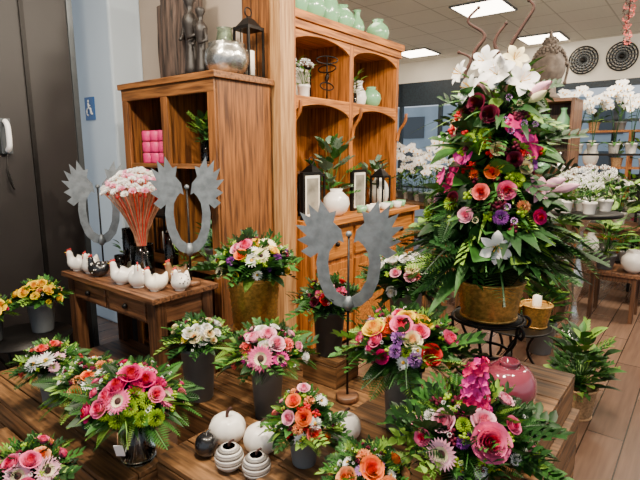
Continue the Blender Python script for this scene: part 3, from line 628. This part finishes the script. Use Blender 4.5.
# ---------------- table decorations ----------------
def hen(name,a,b,z,s,m,yaw=0,spot=None):
    mb=MB(); M=T3(a,b,z)@Matrix.Rotation(yaw,4,'Z')@Matrix.Scale(s,4)
    mb.tube(smooth_path([(-.52,0,.78),(-.42,0,.55),(-.25,0,.42),(0,0,.38),(.2,0,.46),(.28,0,.68),(.3,0,.86),(.35,0,.98)],3),
      [.03,.07,.12,.18,.25,.31,.35,.38,.39,.39,.37,.33,.28,.22,.17,.15,.14,.135,.13,.12,.09,.04],m,16,M)
    for i in range(3): mb.ball((.25+.06*i,0,1.03-.02*i),.055,redm,8,M,(1,.5,1.2))
    mb.lathe([(.04,0),(.004,.12)],ycen,M@T3(.40,0,.9)@Matrix.Rotation(pi/2,4,'Y'),8); mb.ball((.42,0,.8),.04,redm,8,M,(1,.5,1.4))
    mb.lathe([(.2,0),(.22,.03),(.2,.08)],m,M,16)
    if spot:
        for k in range(26):
            q=k*2.4; t=R.uniform(-.5,.8); mb.ball((.385*math.cos(q)*math.sqrt(1-t*t),.385*math.sin(q)*math.sqrt(1-t*t),.42+.34*t),.035,spot,6,M)
    return obj(mb,name,True)
hen('ceramic_hen',1.60,3.46,.78,.15,white_c,2.6); hen('ceramic_hen',1.62,3.32,.78,.15,white_c,3.6); hen('spotted_ceramic_hen',1.6,3.18,.78,.14,blackc,2.2,white_c)
hen('ceramic_hen',1.60,2.88,.78,.15,white_c,2.4); hen('ceramic_hen',1.62,2.72,.78,.155,white_c,4.2); hen('ceramic_hen',1.64,2.57,.78,.14,candle,2.8); hen('spotted_ceramic_hen',1.82,2.62,.78,.15,brn,3.0,white_c); hen('spotted_ceramic_hen',1.74,2.46,.78,.14,white_c,3.4,blackc)
mb=MB(); p=W(1.8,2.95); M=T3(p.x,p.y,0)
mb.lathe([(.065,.781),(.075,.79),(.075,1.0),(.071,1.0),(.069,.8)],glass,M)
for i in range(130):
    az=i*2.4; q=math.sqrt((i+.5)/130); top=Vector((p.x+.22*q*math.cos(az),p.y+.22*q*math.sin(az),1.49-.14*q*q+R.uniform(-.015,.015)))
    bt=Vector((p.x+.035*q*math.cos(az+2),p.y+.035*q*math.sin(az+2),.8)); md=Vector((p.x+.05*q*math.cos(az),p.y+.05*q*math.sin(az),1.08))
    mb.tube(smooth_path([bt,md,(md+top)/2+Vector((0,0,.03)),top],2),.003,straw if i%4 else PETD['salmon'],4); putF(mb,'carn',top,(top-md),.029,[PET['white'] if i%4 else PET['lpink']])
    if i%3==0: mb.ball(top-(top-md).normalized()*.04,.012,redm,6)
obj(mb,'dried_flower_bundle')
def hurricane(a,b,h,r=.04,z=.78):
    mb=MB(); M=T3(a,b,z); mb.lathe([(r,0),(r,h),(r-.003,h),(r-.003,.008)],glass,M,20); mb.lathe([(r*.6,.008),(r*.6,h*.75),(r*.4,h*.76)],candle,M,16); mb.tube([(0,0,h*.75),(0,0,h*.8)],.002,iron,4,M)
    return obj(mb,'glass_candle_holder',True)
hurricane(1.85,3.2,.3); hurricane(1.9,2.76,.3,.045); hurricane(1.72,3.1,.14,.035); hurricane(1.66,3.0,.12,.03)
p=W(1.92,2.64); leafy('potted_hyacinth',p.x,p.y,.78,.24,.08,'glass',.04,.1,('long',),[grn_m,grn_l],18)
# ---------------- orchid ----------------
def orchid(X,Y,z,h,col='white',potk='white',lean=1,n=8,stems=2):
    mb=MB(); pot(mb,potk,X,Y,z,z+.12,.065)
    for i in range(6): a=i*1.05; putL(mb,'strap',(X,Y,z+.11),(math.cos(a),math.sin(a),.5),.22,grn_m)
    for s in range(stems):
        a=R.uniform(-.5,.5)+(0 if (s%2==0) else pi); dx,dy=math.cos(a)*lean,math.sin(a)*lean
        pts=smooth_path([(X,Y,z+.1),(X+.03*dx,Y+.03*dy,z+h*.5),(X+.1*dx,Y+.1*dy,z+h*.85),(X+.22*dx,Y+.2*dy-.03,z+h*.97),(X+.36*dx,Y+.3*dy-.05,z+h*.82)],5)
        mb.tube(pts,.004,grn_d,5)
        for k in range(n):
            p=pts[int(len(pts)*(.5+.5*k/n))]; putF(mb,'orch',p+Vector((0,-.03,-.02+.03*(k%2))),(.2*(-1)**k-.3,-1,.1),.05,fm('orch',col),R.uniform(-.3,.3))
    return obj(mb,'potted_orchid')
def slab_table(name,a0,a1,b0,b1,h,m,mleg,shelves=()):
    mb=MB(); mb.box(a0,a1,b0,b1,h-.035,h,m)
    for x in (a0+.03,a1-.07):
        for y in (b0+.03,b1-.07): mb.box(x,x+.04,y,y+.04,0,h-.035,mleg)
    mb.box(a0+.04,a1-.04,b0+.04,b1-.04,h-.09,h-.035,mleg)
    for z in shelves: mb.box(a0+.03,a1-.03,b0+.03,b1-.03,z-.025,z,m)
    return obj(mb,name,True,.003)
slab_table('plant_table',4.9,6.7,2.15,2.75,.75,crx,crz,(.25,))
for a,b,h in ((5.1,2.5,.95),(5.6,2.4,1.05),(6.1,2.55,1.1),(5.35,2.3,.75),(6.5,2.35,1.0),(5.85,2.65,.85)):
    p=W(a,b); orchid(p.x,p.y,.75,h)
for i in range(10):
    p=W(5.0+.17*i,2.22+.08*(i%2)); leafy('potted_houseplant',p.x,p.y,.75,R.uniform(.3,.55),.17,R.choice(['white','grey','wicker']),.055,.09,n=50,fl=None if i%3 else ('tuft','white',4,.03))
for i in range(5):
    p=W(5.05+.35*i,2.4); leafy('potted_houseplant',p.x,p.y,.25,.4,.15,'grey',.08,.14,n=34)
slab_table('small_wooden_side_table',4.3,4.75,1.85,2.15,.72,crx,crz)
for a,b in ((4.42,1.95),(4.6,2.05)): p=W(a,b); leafy('potted_houseplant',p.x,p.y,.72,.45,.17,'wicker',.06,.1,n=60,kinds=('leaf','sprig'))
slab_table('plant_table',7.2,8.6,3.2,5.2,.8,crx,crz)
for i in range(10):
    p=W(7.3+.12*i,3.4+.17*i); orchid(p.x,p.y,.8,R.uniform(.6,1.0)) if i%2 else leafy('potted_houseplant',p.x,p.y,.8,.6,.22,'grey',.09,.15,n=40)
mb=MB(); a0,a1,b0,b1=4.98,5.34,1.02,1.58
mb.box(a0,a1,b0,b0+.03,0,2.1,tabz);mb.box(a0,a1,b1-.03,b1,0,2.1,tabz);mb.box(a1-.02,a1,b0,b1,0,2.1,tabz)
for z in (.05,.5,.95,1.4,1.8,2.1): mb.box(a0,a1,b0,b1,z-.03,z,taby)
obj(mb,'dark_wood_shelf',True,.003)
for z in (.95,1.4,1.8):
    for b in (1.13,1.29,1.45): vase('glazed_bottle_vase',5.1,b,z,R.choice([VP,GP]),R.choice([white_c,celadon,silver,white_c]),.75)
mb=MB(); p=W(5.12,1.30); M=T3(p.x,p.y,2.1)@Matrix.Rotation(-math.atan2(p.x,p.y),4,'Z')@Matrix.Scale(1.05,4)
mb.lathe([(.12,0),(.11,.03),(.075,.06),(.07,.14)],stone,M,20)
vs=[];fs=[];sg,rg=28,20
for j in range(rg+1):
    th=pi*j/rg
    for i in range(sg):
        a=2*pi*i/sg; x=math.sin(th)*math.cos(a);y=math.sin(th)*math.sin(a);z=math.cos(th)
        q=.14*(1-.18*max(0,-z)); yy=y*.155
        if y<0:
            yy-= .028*math.exp(-(x/.13)**2-((z+.12)/.22)**2); yy+=.018*math.exp(-((abs(x)-.33)/.16)**2-((z-.1)/.12)**2); yy-=.012*math.exp(-(x/.25)**2-((z+.5)/.09)**2); yy-=.01*math.exp(-((abs(x)-.35)/.2)**2-((z-.28)/.07)**2)
        vs.append((x*q,yy,.27+z*.19))
for j in range(rg):
    for i in range(sg): k=(i+1)%sg; fs.append((j*sg+i,(j+1)*sg+i,(j+1)*sg+k,j*sg+k))
mb.raw(vs,fs,stone,M)
for s in (-1,1): mb.tube(smooth_path([(s*.13,.01,.33),(s*.155,.0,.3),(s*.15,.0,.22),(s*.135,0,.13)]),[.012]*14+[.018,.012],stone,8,M)
for i in range(150):
    z=1-1.0*(i+.5)/150; a=i*2.4; r=math.sqrt(1-z*z); x,y=r*math.cos(a),r*math.sin(a)
    if y<-.35 and z<.55: continue
    mb.ball((x*.145,y*.16+.005,.285+z*.19),.016,stone,6,M)
mb.ball((0,.01,.49),.06,stone,12,M,(1,1,.9)); 
for i in range(20): a=i*2.4; z=1-(i+.5)/20; r=math.sqrt(1-z*z); mb.ball((r*math.cos(a)*.06,.01+r*math.sin(a)*.06,.49+z*.055),.014,stone,6,M)
mb.lathe([(.02,.54),(.012,.58),(.002,.6)],stone,M,8)
obj(mb,'buddha_head_sculpture')
mb=MB(); a0,a1,b0,b1=6.6,7.15,-.6,1.8
for z in (.35,.95,1.6): mb.box(a0,a1,b0,b1,z-.025,z,iron)
for x in (a0,a1-.03):
    for y in (b0,.6,b1-.03): mb.box(x,x+.03,y,y+.03,0,1.6,iron)
obj(mb,'black_metal_etagere',True)
for i in range(12):
    p=W(6.75+.2*(i%2),-.45+.2*i); orchid(p.x,p.y,1.6,R.uniform(.5,.8),n=9,stems=3)
for z in (.35,.95):
    for i in range(12):
        p=W(6.7+.15*(i%2),-.45+.19*i)
        if i%4==0: vase('glazed_bottle_vase',6.75,-.45+.19*i,z,VP,white_c,1.2)
        else: leafy('potted_houseplant',p.x,p.y,z,R.uniform(.35,.55),.17,R.choice(['white','grey','wicker']),.07,.12,n=44,fl=('tuft','white',6,.04) if i%2 else None)
mb=MB(); a0,a1,b0,b1=8.7,9.1,-1.2,2.1
for z in (.3,.85,1.4,1.95): mb.box(a0,a1,b0,b1,z-.03,z,hutx)
for i in range(4):
    y=b0+(b1-b0-.04)*i/3; mb.box(a0,a0+.04,y,y+.04,0,1.95,hutz); mb.box(a1-.04,a1,y,y+.04,0,1.95,hutz)
obj(mb,'wooden_shop_shelf',True)
for z in (.3,.85,1.4,1.95):
    for i in range(9):
        b=-1.0+.36*i; p=W(8.9,b)
        if (i+int(z*10))%3==0: vase('glazed_bottle_vase',8.85,b,z,R.choice([VP,GP]),R.choice([white_c,celadon,pinkglaze,copper]),1.4)
        else: leafy('potted_houseplant',p.x,p.y,z,R.uniform(.35,.5),.2,R.choice(['white','grey','wicker']),.08,.13,n=30,fl=R.choice([None,('rose','white',4,.05),('rose','pink',4,.05)]))
mb=MB(); p=W(4.6,.82); M=T3(p.x,p.y,0)
mb.lathe([(.16,0),(.17,.02),(.08,.07),(.04,.12),(.07,.18),(.04,.25),(.03,.35),(.06,.45),(.075,.52),(.05,.6),(.03,.7),(.045,.85),(.03,.95),(.08,1.05),(.1,1.085)],silver,M,28); mb.lathe([(.3,1.085),(.31,1.095),(.31,1.115),(.3,1.12)],iron,M,36); obj(mb,'pedestal_table')
for i in range(7):
    a=i*.9; q=.2 if i<6 else 0; leafy('potted_white_hyacinth',p.x+q*math.cos(a),p.y+q*math.sin(a),1.12,R.uniform(.28,.38),.11,'white',.055,.1,('long',),[grn_m,grn_l],30,('tuft','white',10,.035))
slab_table('small_wooden_side_table',5.3,5.75,.4,.85,.48,tabx,tabz)
p=W(5.45,.72); leafy('potted_palm',p.x,p.y,.48,.75,.28,'grey',.09,.15,('palm','blade','long'),None,70)
vase('white_pitcher',5.42,.48,.48,GP,white_c,1)
slab_table('plant_table',5.9,6.4,-.1,1.3,.85,tabx,tabz)
for i in range(6): 
    p=W(6.1,.0+.24*i); leafy('potted_houseplant',p.x,p.y,.85,.5,.18,'white' if i%2 else 'grey',.075,.13,n=50,fl=('rose','white',4,.035))
mb=MB(); p=W(3.5,.98); M=T3(p.x,p.y,0)
mb.lathe([(.24,.385),(.25,.39),(.25,.4),(.24,.4)],iron,M,32)
for k in range(3):
    a=k*2.09; mb.tube(smooth_path([(.22*math.cos(a),.22*math.sin(a),0),(.1*math.cos(a),.1*math.sin(a),.2),(.2*math.cos(a),.2*math.sin(a),.385)]),.01,iron,6,M)
obj(mb,'iron_side_table')
for dx,dy in ((-.08,-.02),(.12,-.05)):
    mb=MB(); weave(mb,.07,.1,.401,.56,gold,T3(p.x+dx,p.y+dy,0)); mb.lathe([(.03,.45),(.03,.62),(.01,.63)],candle,T3(p.x+dx,p.y+dy,0),12); obj(mb,'gold_woven_lantern')
p=W(3.2,.50); leafy('potted_ficus',p.x,p.y,0,.58,.17,'wicker',.105,.19,('leaf','round','sprig'),[grn_m,grn_m,grn_l,grn_d],130)
p=W(4.1,.95); leafy('potted_ficus',p.x,p.y,0,.7,.2,'grey',.12,.25,('leaf','round'),None,90)
vase('floor_candle_jar',3.02,.55,0,[(.05,0),(.06,.02),(.06,.1),(.05,.11)],candle)
for b,a in ((.42,4.1),(.25,4.5),(.62,4.6)):
    mb=MB(); p=W(a,b); 
    mb.tube([(p.x,p.y,3.4),(p.x,p.y,2.6)],.004,twig,4)
    for k in range(26): putF(mb,'tuft',Vector((p.x+R.uniform(-.02,.02),p.y+R.uniform(-.02,.02),3.0-.022*k)),(R.uniform(-1,1),R.uniform(-1,1),-.5),.03,[PET['salmon'] if k%3 else twig])
    obj(mb,'hanging_amaranthus_garland')
# ---------------- lights ----------------
def area(name,loc,target,size,e,col=(1,.86,.68)):
    L=bpy.data.lights.new(name,'AREA'); L.energy=e; L.size=size; L.color=col; o=bpy.data.objects.new(name,L); bpy.context.collection.objects.link(o)
    o.location=loc; o.rotation_euler=(Vector(target)-Vector(loc)).to_track_quat('-Z','Y').to_euler()
area('ceiling_spot',(-.2,1.2,3.3),(0,2.1,.6),.2,95); area('ceiling_spot',(-1.2,1.9,3.3),(-1.2,2.9,1),.2,75); area('ceiling_spot',(1.2,1.5,3.3),(.8,2.2,1.2),.2,80)
area('ceiling_spot',(1.3,2.9,3.3),(.2,4.2,1.6),.35,100); area('ceiling_spot',(3.4,4.3,3.3),(3.2,5.2,1),.5,150)
w=bpy.data.worlds.new('World'); bpy.context.scene.world=w; w.use_nodes=True
w.node_tree.nodes['Background'].inputs[0].default_value=(.82,.90,1,1); w.node_tree.nodes['Background'].inputs[1].default_value=.85
cd=bpy.data.cameras.new('camera'); cam=bpy.data.objects.new('camera',cd); bpy.context.collection.objects.link(cam)
cam.location=(0,0,1.6); cam.rotation_euler=(math.radians(80),0,0); cd.sensor_width=36; cd.lens=490/640*36; cd.clip_start=.05
bpy.context.scene.camera=cam
